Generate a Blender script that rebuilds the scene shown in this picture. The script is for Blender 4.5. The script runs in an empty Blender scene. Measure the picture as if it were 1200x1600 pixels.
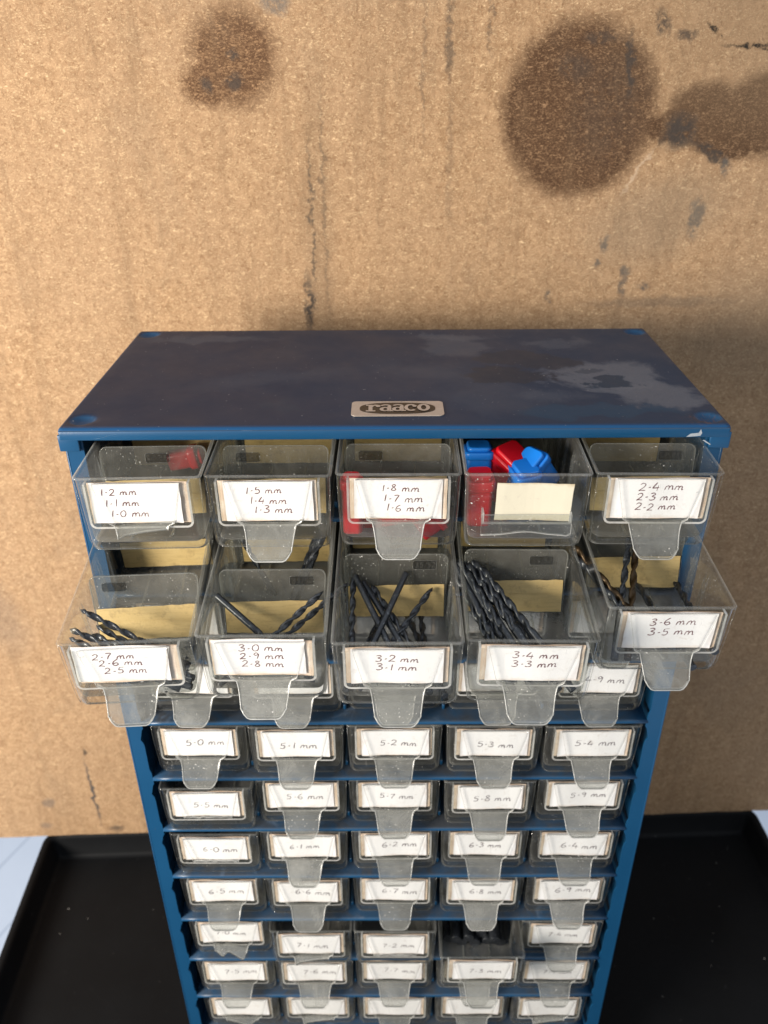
import bpy, math, random
from math import sin, cos, pi, radians, sqrt
from mathutils import Vector, Matrix, Euler

S = 0.001            # everything is modelled in millimetres
scene = bpy.context.scene
COL = scene.collection
random.seed(7)

# ------------------------------------------------------------------ camera
cam_d = bpy.data.cameras.new("camera")
cam = bpy.data.objects.new("camera", cam_d)
COL.objects.link(cam)
cam.location = (-3.284*S, -346.8*S, 703.3*S)
cam.rotation_euler = (1.0536947, 0.0061642, 0.00079249)
cam_d.sensor_fit = 'VERTICAL'
cam_d.sensor_height = 36.0
cam_d.sensor_width = 27.0
cam_d.lens = 36.0*1292.37/1600.0
cam_d.clip_start = 0.02
cam_d.clip_end = 60.0
cam_d.dof.use_dof = True
cam_d.dof.focus_distance = 0.375
cam_d.dof.aperture_fstop = 12.5
scene.camera = cam

# ------------------------------------------------------------------ world: soft cool daylight of the open doorway
world = bpy.data.worlds.new("World")
scene.world = world
world.use_nodes = True
wn = world.node_tree; wn.nodes.clear()
w_out = wn.nodes.new('ShaderNodeOutputWorld')
w_bg = wn.nodes.new('ShaderNodeBackground')
w_tc = wn.nodes.new('ShaderNodeTexCoord')
w_sep = wn.nodes.new('ShaderNodeSeparateXYZ')
w_map = wn.nodes.new('ShaderNodeMapRange')
w_ramp = wn.nodes.new('ShaderNodeValToRGB')
wn.links.new(w_tc.outputs['Generated'], w_sep.inputs[0])
w_map.inputs['From Min'].default_value = -1; w_map.inputs['From Max'].default_value = 1
wn.links.new(w_sep.outputs['Z'], w_map.inputs['Value'])
wn.links.new(w_map.outputs[0], w_ramp.inputs[0])
el = w_ramp.color_ramp.elements
el[0].position = 0.30; el[0].color = (0.10, 0.10, 0.10, 1)
el[1].position = 1.0; el[1].color = (0.86, 0.94, 1.06, 1)
e = el.new(0.52); e.color = (0.47, 0.48, 0.50, 1)
wn.links.new(w_ramp.outputs[0], w_bg.inputs['Color'])
w_bg.inputs['Strength'].default_value = 0.92
wn.links.new(w_bg.outputs[0], w_out.inputs['Surface'])

# ------------------------------------------------------------------ low warm light from the window on the left
win = bpy.data.lights.new("window_light", 'AREA')
win.shape = 'DISK'; win.size = 0.50
win.energy = 39.0
win.color = (1.0, 0.92, 0.82)
wo = bpy.data.objects.new("window_light", win)
COL.objects.link(wo)
wo.location = (-0.98, -0.72, 0.672)
wo.rotation_euler = (Vector((0.0, 0.16, 0.50)) - Vector(wo.location)).to_track_quat('-Z', 'Y').to_euler()

scene.view_settings.view_transform = 'Standard'
scene.view_settings.look = 'None'
scene.view_settings.exposure = 0.0
scene.view_settings.gamma = 1.0
scene.view_settings.use_curve_mapping = False
scene.render.engine = 'CYCLES'
cy = scene.cycles
cy.max_bounces = 10; cy.diffuse_bounces = 4; cy.glossy_bounces = 5
cy.transmission_bounces = 8; cy.transparent_max_bounces = 64
cy.caustics_reflective = False; cy.caustics_refractive = False
cy.sample_clamp_indirect = 6.0
cy.use_denoising = True

# ================================================================== helpers
class NT:
    """small node-tree builder"""
    def __init__(self, name):
        self.m = bpy.data.materials.new(name)
        self.m.use_nodes = True
        self.t = self.m.node_tree
        self.t.nodes.clear()
        self.out = self.n('ShaderNodeOutputMaterial')
    def n(self, ty, **kw):
        nd = self.t.nodes.new(ty)
        for k, v in kw.items():
            setattr(nd, k, v)
        return nd
    def l(self, a, b):
        self.t.links.new(a, b)
    def val(self, sock, v):
        if hasattr(v, 'is_linked') or hasattr(v, 'links'):
            self.l(v, sock)
        else:
            sock.default_value = v
    def math(self, op, a, b=None, c=None, clamp=False):
        nd = self.n('ShaderNodeMath', operation=op); nd.use_clamp = clamp
        self.val(nd.inputs[0], a)
        if b is not None: self.val(nd.inputs[1], b)
        if c is not None: self.val(nd.inputs[2], c)
        return nd.outputs[0]
    def obj(self, rnd=False):
        tc = self.n('ShaderNodeTexCoord')
        if not rnd: return tc.outputs['Object']
        oi = self.n('ShaderNodeObjectInfo')
        va = self.n('ShaderNodeVectorMath', operation='MULTIPLY_ADD')
        cb = self.n('ShaderNodeCombineXYZ')
        for i in range(3): self.l(oi.outputs['Random'], cb.inputs[i])
        self.l(cb.outputs[0], va.inputs[0]); va.inputs[1].default_value = (3.1, 5.3, 7.7)
        self.l(tc.outputs['Object'], va.inputs[2])
        return va.outputs[0]
    def noise(self, vec, scale, detail=4, rough=0.6, dist=0.0, out='Fac'):
        nd = self.n('ShaderNodeTexNoise')
        self.l(vec, nd.inputs['Vector'])
        nd.inputs['Scale'].default_value = scale
        nd.inputs['Detail'].default_value = detail
        nd.inputs['Roughness'].default_value = rough
        nd.inputs['Distortion'].default_value = dist
        return nd.outputs[out]
    def ramp(self, fac, stops):
        nd = self.n('ShaderNodeValToRGB')
        self.l(fac, nd.inputs[0])
        e = nd.color_ramp.elements
        while len(e) < len(stops): e.new(0.5)
        for i, (p, c) in enumerate(stops):
            e[i].position = p
            e[i].color = (c, c, c, 1) if isinstance(c, (int, float)) else (*c, 1)
        return nd.outputs[0]
    def mix(self, fac, a, b):
        nd = self.n('ShaderNodeMix', data_type='RGBA')
        self.val(nd.inputs[0], fac)
        for s, v in ((nd.inputs[6], a), (nd.inputs[7], b)):
            if isinstance(v, tuple): s.default_value = (*v, 1)
            else: self.l(v, s)
        return nd.outputs[2]
    def bsdf(self, color, rough=0.5, **kw):
        p = self.n('ShaderNodeBsdfPrincipled')
        s = p.inputs['Base Color']
        if isinstance(color, tuple): s.default_value = (*color, 1)
        else: self.l(color, s)
        self.val(p.inputs['Roughness'], rough)
        for k, v in kw.items():
            self.val(p.inputs[k.replace('_', ' ')], v)
        return p
    def bump(self, p, height, strength=0.3, dist=0.0005):
        b = self.n('ShaderNodeBump')
        b.inputs['Strength'].default_value = strength
        b.inputs['Distance'].default_value = dist
        self.l(height, b.inputs['Height'])
        self.l(b.outputs[0], p.inputs['Normal'])
    def done(self, p):
        self.l(p.outputs[0] if hasattr(p, 'outputs') else p, self.out.inputs['Surface'])
        return self.m

class MB:
    """mesh builder, millimetres in, metres out"""
    def __init__(self):
        self.v = []; self.f = []; self.mi = []; self.sm = []
    def add(self, verts, faces, mi=0, smooth=False, M=None):
        b = len(self.v)
        for p in verts:
            self.v.append(tuple(M @ Vector(p)) if M is not None else tuple(p))
        for k, f in enumerate(faces):
            self.f.append(tuple(b+i for i in f))
            self.mi.append(mi[k] if isinstance(mi, list) else mi)
            self.sm.append(smooth)
    def box(self, x0, x1, y0, y1, z0, z1, mi=0, M=None):
        v = [(x, y, z) for z in (z0, z1) for y in (y0, y1) for x in (x0, x1)]
        f = [(0, 2, 3, 1), (4, 5, 7, 6), (0, 1, 5, 4), (2, 6, 7, 3), (0, 4, 6, 2), (1, 3, 7, 5)]
        self.add(v, f, mi, M=M)
    def rings(self, rings, closed_top=True, closed_bot=True, mi=0, smooth=True, M=None, capmi=None):
        n = len(rings[0]); v = [p for r in rings for p in r]; f = []
        for a in range(len(rings)-1):
            for i in range(n):
                j = (i+1) % n
                f.append((a*n+i, a*n+j, (a+1)*n+j, (a+1)*n+i))
        self.add(v, f, mi, smooth, M)
        b = len(self.v)-len(v)
        cm = mi if capmi is None else capmi
        if closed_bot: self.f.append(tuple(b+i for i in reversed(range(n)))); self.mi.append(cm); self.sm.append(False)
        if closed_top: self.f.append(tuple(b+(len(rings)-1)*n+i for i in range(n))); self.mi.append(cm); self.sm.append(False)
    def rbox(self, x0, x1, y0, y1, z0, z1, r=2.0, e=0.6, mi=0, M=None, seg=4):
        """box with rounded plan corners r and rounded top/bottom edges e"""
        R = []
        for (z, ins) in ((z0, e), (z0+e*.3, e*.3), (z0+e, 0), (z1-e, 0), (z1-e*.3, e*.3), (z1, e)):
            R.append(rrect(x0+ins, x1-ins, y0+ins, y1-ins, z, max(.05, r-ins), seg))
        self.rings(R, mi=mi, smooth=True, M=M)
    def prism(self, poly, y0, y1, mi=0, side=None, M=None):
        """polygon in XZ extruded in y"""
        n = len(poly)
        v = [(x, y0, z) for x, z in poly]+[(x, y1, z) for x, z in poly]
        f = [tuple(range(n)), tuple(reversed(range(n, 2*n)))]
        m = [mi, mi]
        for i in range(n):
            j = (i+1) % n
            f.append((i, i+n, j+n, j)); m.append(mi if side is None else side)
        self.add(v, f, m, M=M)
    def ribbon(self, pts, w, y=0.0, M=None, mi=0):
        """flat stroke in the XZ plane with round ends"""
        pts = smooth_line(pts)
        n = len(pts)
        if n < 2: return
        L, Rr = [], []
        for i, p in enumerate(pts):
            a = pts[max(0, i-1)]; b = pts[min(n-1, i+1)]
            d = Vector((b[0]-a[0], b[1]-a[1]))
            if d.length < 1e-6: d = Vector((1, 0))
            d.normalize()
            ww = w*.5*(0.55 if i in (0, n-1) else 1.0)*(.78+.34*abs(sin(i*.45+pts[0][0]*3)))
            L.append((p[0]-d.y*ww, y, p[1]+d.x*ww)); Rr.append((p[0]+d.y*ww, y, p[1]-d.x*ww))
        self.add(L+Rr, [(n+i, n+i+1, i+1, i) for i in range(n-1)], mi, M=M)
    def tube(self, pts, r, n=8, mi=0, M=None, cap=True):
        pts = [Vector(p) for p in pts]
        rr = r if isinstance(r, (list, tuple)) else [r]*len(pts)
        R = []
        up = Vector((0.13, 0.31, 0.94))
        for i, p in enumerate(pts):
            d = (pts[min(len(pts)-1, i+1)]-pts[max(0, i-1)]).normalized()
            a = d.cross(up).normalized(); b = d.cross(a)
            R.append([tuple(p+(a*cos(2*pi*k/n)+b*sin(2*pi*k/n))*rr[i]) for k in range(n)])
        self.rings(R, cap, cap, mi=mi, M=M)
    def mesh(self, name, mats):
        me = bpy.data.meshes.new(name)
        me.from_pydata([(x*S, y*S, z*S) for x, y, z in self.v], [], self.f)
        for m in mats: me.materials.append(m)
        me.polygons.foreach_set('material_index', self.mi)
        me.polygons.foreach_set('use_smooth', self.sm)
        me.update()
        return me

def rrect(x0, x1, y0, y1, z, r, seg=4):
    out = []
    for cx, cy_, a0 in ((x1-r, y1-r, 0), (x0+r, y1-r, 90), (x0+r, y0+r, 180), (x1-r, y0+r, 270)):
        for k in range(seg+1):
            a = radians(a0+90*k/seg)
            out.append((cx+r*cos(a), cy_+r*sin(a), z))
    return out

def smooth_line(p, sub=4):
    if len(p) < 3: return list(p)
    out = []
    for i in range(len(p)-1):
        p0 = p[max(0, i-1)]; p1 = p[i]; p2 = p[i+1]; p3 = p[min(len(p)-1, i+2)]
        for k in range(sub):
            t = k/sub
            out.append(tuple(0.5*((2*p1[c])+(-p0[c]+p2[c])*t+(2*p0[c]-5*p1[c]+4*p2[c]-p3[c])*t*t+(-p0[c]+3*p1[c]-3*p2[c]+p3[c])*t**3) for c in (0, 1)))
    out.append(tuple(p[-1]))
    return out

def link(name, me, parent=None, loc=(0, 0, 0), rot=(0, 0, 0)):
    o = bpy.data.objects.new(name, me)
    COL.objects.link(o)
    o.location = Vector(loc)*S
    o.rotation_euler = rot
    if parent is not None: o.parent = parent
    return o

def tag(o, label=None, cat=None, group=None, kind=None):
    if label: o['label'] = label
    if cat: o['category'] = cat
    if group: o['group'] = group
    if kind: o['kind'] = kind
    return o

# ================================================================== materials
def m_paint():
    t = NT('blue_paint'); v = t.obj()
    geo = t.n('ShaderNodeNewGeometry')
    sep = t.n('ShaderNodeSeparateXYZ'); t.l(geo.outputs['Normal'], sep.inputs[0])
    up = t.math('MULTIPLY', t.math('SUBTRACT', sep.outputs['Z'], 0.5), 2.0, clamp=True)
    n1 = t.noise(v, 45, 6, .65, .6); n2 = t.noise(v, 420, 3, .7)
    blue = t.mix(t.noise(v, 25, 3), (.0045, .046, .112), (.007, .060, .142))
    dustf = t.math('MULTIPLY', up, t.ramp(n1, [(.38, .35), (.62, .95)]), clamp=True)
    dustc = t.mix(n2, (.016, .017, .019), (.050, .054, .060))
    c = t.mix(dustf, blue, dustc)
    wear = t.ramp(t.noise(v, 260, 5, .8, 1.0), [(.715, 0.0), (.75, 1.0)])
    c = t.mix(wear, c, (.30, .36, .40))
    spots = t.math('MULTIPLY', up, t.ramp(t.noise(v, 60, 4, .6, 1.0), [(.60, 0.0), (.68, .5)]))
    c = t.mix(spots, c, (.08, .12, .18))
    p = t.bsdf(c, t.math('MULTIPLY_ADD', dustf, .4, .30))
    t.bump(p, t.noise(v, 900, 2), .06, .0003)
    return t.done(p)

def ellipse(t, x, z, cx, cz, rx, rz, ang=0.0):
    """0 in the centre, 1 on the rim (mm -> m)"""
    dx = t.math('SUBTRACT', x, cx*S); dz = t.math('SUBTRACT', z, cz*S)
    if ang:
        ca, sa = cos(ang), sin(ang)
        u = t.math('ADD', t.math('MULTIPLY', dx, ca), t.math('MULTIPLY', dz, sa))
        w = t.math('SUBTRACT', t.math('MULTIPLY', dz, ca), t.math('MULTIPLY', dx, sa))
        dx, dz = u, w
    a = t.math('DIVIDE', dx, rx*S); b = t.math('DIVIDE', dz, rz*S)
    return t.math('SQRT', t.math('ADD', t.math('MULTIPLY', a, a), t.math('MULTIPLY', b, b)))

def m_lid():
    """cabinet top: blue paint under a film of brown-grey dust with water marks"""
    t = NT('dusty_blue_paint'); v = t.obj()
    nv = t.noise(v, 30, 9, .70, 0.4, out='Color')
    va = t.n('ShaderNodeVectorMath', operation='MULTIPLY_ADD')
    sub = t.n('ShaderNodeVectorMath', operation='SUBTRACT'); t.l(nv, sub.inputs[0]); sub.inputs[1].default_value = (.5, .5, .5)
    t.l(sub.outputs[0], va.inputs[0]); va.inputs[1].default_value = (.07, .05, 0); t.l(v, va.inputs[2])
    sp = t.n('ShaderNodeSeparateXYZ'); t.l(va.outputs[0], sp.inputs[0])
    x, y = sp.outputs['X'], sp.outputs['Y']
    film = t.mix(t.ramp(t.noise(v, 14, 5, .6, .5), [(.35, 0.0), (.65, 1.0)]), (.006, .017, .044), (.013, .025, .054))
    film = t.mix(t.ramp(t.noise(v, 34, 6, .7, 1.2), [(.48, 0.0), (.60, .5)]), film, (.008, .022, .052))
    grain = t.noise(v, 1500, 3, .8)
    light = t.mix(grain, (.050, .060, .082), (.155, .172, .205))
    c = film
    def patch(c, e, col, hi, soft=.10):
        f = t.ramp(e, [(max(0, 1-soft), hi), (1.0, 0.0)])
        return t.mix(f, c, col)
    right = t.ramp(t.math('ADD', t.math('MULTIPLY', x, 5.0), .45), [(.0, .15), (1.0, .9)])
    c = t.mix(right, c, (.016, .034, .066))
    c = patch(c, ellipse(t, x, y, 112, 66, 34, 26), light, .8, .3)
    c = patch(c, ellipse(t, x, y, 128, 38, 24, 22), light, .75, .35)
    c = patch(c, ellipse(t, x, y, 36, 112, 20, 22), light, .32, .35)
    c = patch(c, ellipse(t, x, y, 36, 130, 24, 7), light, .35, .4)
    c = patch(c, ellipse(t, x, y, 52, 34, 36, 24), light, .16, .5)
    c = patch(c, ellipse(t, x, y, 96, 118, 20, 8), light, .3, .4)
    c = patch(c, ellipse(t, x, y, -105, 128, 45, 8), light, .28, .5)
    c = patch(c, ellipse(t, x, y, -60, 60, 55, 16, .3), light, .14, .7)
    c = patch(c, ellipse(t, x, y, 20, 70, 40, 18, -.4), light, .16, .7)
    c = patch(c, ellipse(t, x, y, 78, 36, 22, 10), light, .22, .6)
    dark = (.012, .032, .060)
    c = patch(c, ellipse(t, x, y, 108, 56, 13, 8), dark, .95)
    c = patch(c, ellipse(t, x, y, 100, 72, 10, 4), dark, .6)
    c = patch(c, ellipse(t, x, y, 60, 64, 24, 12), (.017, .026, .042), .8)
    c = patch(c, ellipse(t, x, y, 72, 90, 28, 14), (.017, .026, .042), .7)
    c = patch(c, ellipse(t, x, y, -56, 28, 12, 8), dark, .45, .3)
    c = patch(c, ellipse(t, x, y, -16, 9, 14, 6), dark, .5, .3)
    c = patch(c, ellipse(t, x, y, 95, 16, 46, 8), (.014, .045, .085), .8, .3)
    # clean blue paint round the edges and in the corner dimples
    so = t.n('ShaderNodeSeparateXYZ'); t.l(v, so.inputs[0])
    ox, oy = so.outputs['X'], so.outputs['Y']
    blue = (.006, .055, .145)
    for (dx, dy) in ((-145, 9.5), (146, 9), (-145.5, 138), (145.5, 138)):
        f = t.ramp(ellipse(t, ox, oy, dx, dy, 7, 6.5), [(.75, .75), (1.0, 0.0)])
        c = t.mix(f, c, (.012, .075, .17))
    edge = t.ramp(t.math('MULTIPLY', oy, 1000.0/4.0), [(.05, 1.0), (.6, 0.0)])
    c = t.mix(edge, c, blue)
    rust = t.math('MULTIPLY', t.ramp(ellipse(t, ox, oy, 143, 7, 12, 9), [(.3, 1.0), (1.0, 0.0)]),
                  t.ramp(t.noise(v, 330, 5, .75, 1.5), [(.56, 0.0), (.62, .8)]))
    c = t.mix(rust, c, (.20, .09, .05))
    specks = t.ramp(t.noise(v, 850, 2, .5), [(.755, 0.0), (.785, 1.0)])
    c = t.mix(specks, c, (.55, .55, .52))
    rr = t.math('MULTIPLY_ADD', t.noise(v, 30, 4), .35, .30)
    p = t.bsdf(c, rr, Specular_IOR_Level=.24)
    t.bump(p, grain, .05, .0002)
    return t.done(p)

def m_board():
    t = NT('hardboard'); v = t.obj()
    nv = t.noise(v, 110, 5, .7, out='Color')
    sub = t.n('ShaderNodeVectorMath', operation='SUBTRACT'); t.l(nv, sub.inputs[0]); sub.inputs[1].default_value = (.5, .5, .5)
    va = t.n('ShaderNodeVectorMath', operation='MULTIPLY_ADD')
    t.l(sub.outputs[0], va.inputs[0]); va.inputs[1].default_value = (.015, 0, .012); t.l(v, va.inputs[2])
    sp = t.n('ShaderNodeSeparateXYZ'); t.l(va.outputs[0], sp.inputs[0])
    x, z = sp.outputs['X'], sp.outputs['Z']
    # fibres: stretched noises at two angles
    def fibre(rot, sc, stretch):
        mp = t.n('ShaderNodeMapping'); t.l(v, mp.inputs[0])
        mp.inputs['Rotation'].default_value = (0, rot, 0)
        mp.inputs['Scale'].default_value = (1, 1, stretch)
        return t.noise(mp.outputs[0], sc, 3, .75, 2.2)
    f1 = fibre(.5, 330, 2.2); f2 = fibre(-.8, 250, 2.6); f3 = t.noise(v, 150, 4, .7, 1.0)
    fib = t.math('MAXIMUM', f1, f2)
    base = t.mix(t.ramp(f3, [(.36, 0.0), (.64, 1.0)]), (.300, .180, .094), (.450, .285, .158))
    base = t.mix(t.ramp(t.noise(v, 9, 4, .6), [(.35, 0.0), (.68, .55)]), base, (.36, .235, .14))
    base = t.mix(t.ramp(fib, [(.57, 0.0), (.66, .78)]), base, (.80, .58, .34))
    base = t.mix(t.ramp(t.noise(v, 520, 3, .7), [(.32, .75), (.44, 0.0)]), base, (.23, .125, .062))
    c = base
    def stain(c, es, col, hi, lo=.86, hi_p=1.06):
        e = es[0]
        for k in es[1:]: e = t.math('MINIMUM', e, k)
        f = t.ramp(t.math('MULTIPLY', e, .5), [(lo*.5, hi), (hi_p*.5, 0.0)])
        return t.mix(f, c, col)
    oil = t.mix(t.ramp(fib, [(.54, 0.0), (.68, 1.0)]), t.mix(f3, (.040, .021, .012), (.100, .052, .027)), (.33, .20, .11))
    oil2 = t.mix(t.ramp(fib, [(.52, 0.0), (.66, 1.0)]), t.mix(f3, (.065, .033, .018), (.13, .068, .036)), (.42, .25, .13))
    c = stain(c, [ellipse(t, x, z, 250, 696, 27, 28), ellipse(t, x, z, 233, 682, 16, 14)], oil2, .97, .72, 1.18)
    c = stain(c, [ellipse(t, x, z, 460, 665, 48.5, 50)], oil, .97, .88, 1.08)
    c = stain(c, [ellipse(t, x, z, 460, 665, 52, 54)], oil2, .28, .9, 1.05)
    c = stain(c, [ellipse(t, x, z, 540, 663, 26, 19), ellipse(t, x, z, 575, 662, 27, 26), ellipse(t, x, z, 560, 650, 30, 14), ellipse(t, x, z, 519, 656, 16, 9)], oil, .95, .80, 1.12)
    grime = (.062, .050, .042)
    gn = t.ramp(t.noise(v, 200, 5, .75, .8), [(.36, 0.0), (.50, 1.0)])
    def grim(c, cx, cz, rx, rz, hi, ang=0, col=grime, raw=False):  # dirt marks, plus the light falloff painted at the right
        e = ellipse(t, x, z, cx, cz, rx, rz, ang)
        f = t.ramp(e, [(.45, hi), (1.0, 0.0)])
        if not raw: f = t.math('MULTIPLY', f, gn)
        return t.mix(f, c, col)
    mpv = t.n('ShaderNodeMapping'); t.l(v, mpv.inputs[0]); mpv.inputs['Scale'].default_value = (1, 1, .09)
    streak = t.ramp(t.noise(mpv.outputs[0], 85, 5, .7), [(.50, 0.0), (.70, .38)])
    c = t.mix(streak, c, (.20, .125, .070))
    c = grim(c, 620, 740, 170, 110, .50, 0, (.24, .165, .10), True)  # two soft dark patches: light falling off to the right, painted in
    c = grim(c, 620, 520, 110, 60, .30, 0, (.20, .15, .10), True)
    c = grim(c, 525, 653, 15, 13, .95, .5)
    c = grim(c, 548, 640, 20, 5, .9, -.5)
    c = grim(c, 488, 690, 3.5, 24, .85, .05)
    c = grim(c, 478, 665, 30, 40, .30); c = grim(c, 455, 690, 14, 10, .5); c = grim(c, 470, 705, 16, 5, .6)
    c = grim(c, 249, 682, 8, 7, .8); c = grim(c, 232, 681, 5, 5, .8); c = grim(c, 249, 697, 4, 4, .8)
    c = grim(c, 276, 724, 12, 8, .75, -.4, (.16, .14, .12))
    c = grim(c, 292, 600, 1.6, 62, .75); c = grim(c, 300, 610, 1.4, 90, .45)
    c = grim(c, 287, 548, 5, 26, .95)
    c = grim(c, 296, 610, 12, 120, .22, 0, (.12, .09, .06), True)
    c = grim(c, 378, 706, 3.4, 30, .65); c = grim(c, 381, 640, 2.6, 60, .25); c = grim(c, 363, 690, 1.6, 60, .35); c = grim(c, 402, 715, 1.3, 30, .5)
    c = grim(c, 537, 708, 1.8, 8, 1.0, .75, (.03, .025, .02)); c = grim(c, 566, 700, 28, 1.7, 1.0, 0, (.03, .025, .02))
    c = grim(c, 505, 712, 5, 9, .8, .3); c = grim(c, 520, 706, 9, 4, .8)
    for (a, b, rx, rz) in ((486, 585, 4, 7), (502, 566, 6, 5), (503, 556, 4, 9), (451, 551, 3, 5), (482, 572, 3, 4), (516, 556, 5, 3), (545, 600, 6, 16), (559, 632, 4, 10)):
        c = grim(c, a, b, rx, rz, .8, 0, (.10, .09, .08))
    c = grim(c, 502, 630, 22, 1.4, .45, .98, (.60, .46, .33), True)
    c = grim(c, 520, 600, 60, 34, .30, .4, (.20, .165, .12), True)
    c = grim(c, 528, 545, 60, 5, .35, 0, (.12, .10, .08), True)
    c = grim(c, 58, 84, 1.9, 54, 1.0, 0, (.085, .075, .070), True); c = grim(c, 60, 136, 2.8, 5, .8, 0, grime, True)
    c = grim(c, 72, 33, 9, 6, .8, 0, grime)
    c = grim(c, 14, 72, 8, 8, .6, 0, (.15, .12, .10), True); c = grim(c, 5, 40, 7, 6, .5, 0, (.15, .12, .10), True)
    c = grim(c, 15, 300, 26, 60, .35, .3, (.16, .13, .11), True)
    scuff = t.ramp(t.noise(v, 7, 5, .7, .6), [(.52, 0.0), (.75, .40)])
    c = t.mix(scuff, c, (.25, .185, .125))
    p = t.bsdf(c, .82, Specular_IOR_Level=.12)
    t.bump(p, t.math('ADD', fib, f3), .7, .001)
    return t.done(p)

def m_simple(name, col, rough=.5, var=.12, scale=60, **kw):
    t = NT(name); v = t.obj(True)
    a = tuple(max(0, k*(1-var)) for k in col); b = tuple(min(1, k*(1+var)) for k in col)
    c = t.mix(t.noise(v, scale, 5, .65), a, b)
    p = t.bsdf(c, rough, **kw)
    return t.done(p)

def m_tray():
    t = NT('black_tray_paint'); v = t.obj()
    c = t.mix(t.ramp(t.noise(v, 6, 5, .6), [(.35, 0.0), (.7, 1.0)]), (.0030, .0034, .0040), (.0055, .0060, .0068))
    scr = t.ramp(t.noise(v, 36, 7, .8, 2.5), [(.62, 0.0), (.74, .16)])
    c = t.mix(scr, c, (.09, .09, .09))
    dots = t.ramp(t.noise(v, 240, 2, .5), [(.76, 0.0), (.79, .8)])
    c = t.mix(dots, c, (.10, .095, .09))
    p = t.bsdf(c, t.math('MULTIPLY_ADD', t.noise(v, 12, 4), .3, .42), Specular_IOR_Level=.12)
    return t.done(p)

def m_floor():
    t = NT('pale_floor_paint'); v = t.obj()
    sp = t.n('ShaderNodeSeparateXYZ'); t.l(v, sp.inputs[0])
    fr = t.math('FRACT', t.math('MULTIPLY', sp.outputs['X'], 1/.115))
    gap = t.ramp(fr, [(.02, 1.0), (.05, 0.0)])
    c = t.mix(t.noise(v, 5, 5, .65), (.50, .56, .66), (.62, .68, .77))
    c = t.mix(t.math('MULTIPLY', gap, .55), c, (.22, .28, .38))
    return t.done(t.bsdf(c, .55))

def m_clear(name, haze, tint=(.93, .935, .92), edge=.35, rough=.10, hazecol=(.52, .52, .50), specks=True, spec=1.0):
    """old, scuffed transparent polystyrene: mostly see-through, hazier at grazing angles, dusty"""
    t = NT(name); v = t.obj(True)
    tr = t.n('ShaderNodeBsdfTransparent'); tr.inputs[0].default_value = (*tint, 1)
    df = t.n('ShaderNodeBsdfDiffuse'); tl = t.n('ShaderNodeBsdfTranslucent')
    df.inputs[0].default_value = (*hazecol, 1); tl.inputs[0].default_value = (*hazecol, 1)
    dd = t.n('ShaderNodeMixShader'); dd.inputs[0].default_value = .45
    t.l(df.outputs[0], dd.inputs[1]); t.l(tl.outputs[0], dd.inputs[2])
    lw = t.n('ShaderNodeLayerWeight'); lw.inputs['Blend'].default_value = .5
    graz = t.math('POWER', lw.outputs['Facing'], 3.2)
    hz = t.math('MULTIPLY_ADD', graz, edge, haze)
    n = t.noise(v, 55, 5, .7, .6)
    oi = t.n('ShaderNodeObjectInfo')
    hz = t.math('MULTIPLY', hz, t.math('MULTIPLY_ADD', n, 1.9, .05))
    hz = t.math('MULTIPLY', hz, t.math('MULTIPLY_ADD', oi.outputs['Random'], .7, .65))
    smear = t.ramp(t.noise(v, 24, 6, .75, 1.5), [(.50, 0.0), (.66, .10 if haze < .3 else .2)])
    hz = t.math('ADD', hz, t.math('MULTIPLY', smear, min(1.0, haze*9)))
    scr = t.n('ShaderNodeMapping'); t.l(v, scr.inputs[0]); scr.inputs['Scale'].default_value = (1, 1, .08); scr.inputs['Rotation'].default_value = (.2, .7, .1)
    scratch = t.ramp(t.noise(scr.outputs[0], 900, 2, .5, .3), [(.72, 0.0), (.76, .22)])
    hz = t.math('ADD', hz, scratch, clamp=True)
    m1 = t.n('ShaderNodeMixShader'); t.l(hz, m1.inputs[0]); t.l(tr.outputs[0], m1.inputs[1]); t.l(dd.outputs[0], m1.inputs[2])
    last = m1
    if specks:
        clus = t.ramp(t.noise(v, 60, 3, .6), [(.42, 0.0), (.62, .06)])
        sf = t.math('GREATER_THAN', t.math('ADD', t.noise(v, 1100, 2, .5), clus), .765)
        wd = t.n('ShaderNodeBsdfDiffuse'); wd.inputs[0].default_value = (.72, .70, .66, 1)
        m2 = t.n('ShaderNodeMixShader'); t.l(t.math('MULTIPLY', sf, .85), m2.inputs[0]); t.l(m1.outputs[0], m2.inputs[1]); t.l(wd.outputs[0], m2.inputs[2])
        last = m2
    fr = t.n('ShaderNodeFresnel'); fr.inputs['IOR'].default_value = 1.5
    b = t.n('ShaderNodeBump'); b.inputs['Strength'].default_value = .25; b.inputs['Distance'].default_value = .0006
    t.l(t.noise(v, 90, 3), b.inputs['Height']); t.l(b.outputs[0], fr.inputs['Normal'])
    gl = t.n('ShaderNodeBsdfGlossy'); gl.inputs['Roughness'].default_value = rough; gl.inputs['Color'].default_value = (.9, .9, .9, 1)
    t.l(b.outputs[0], gl.inputs['Normal'])
    # back faces of the thin walls do not mirror a second time
    geo = t.n('ShaderNodeNewGeometry')
    ff = t.math('MULTIPLY', fr.outputs[0], t.math('SUBTRACT', 1.0, geo.outputs['Backfacing']))
    ff = t.math('MULTIPLY', ff, spec, clamp=True)
    m3 = t.n('ShaderNodeMixShader'); t.l(ff, m3.inputs[0]); t.l(last.outputs[0], m3.inputs[1]); t.l(gl.outputs[0], m3.inputs[2])
    return t.done(m3)

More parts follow.
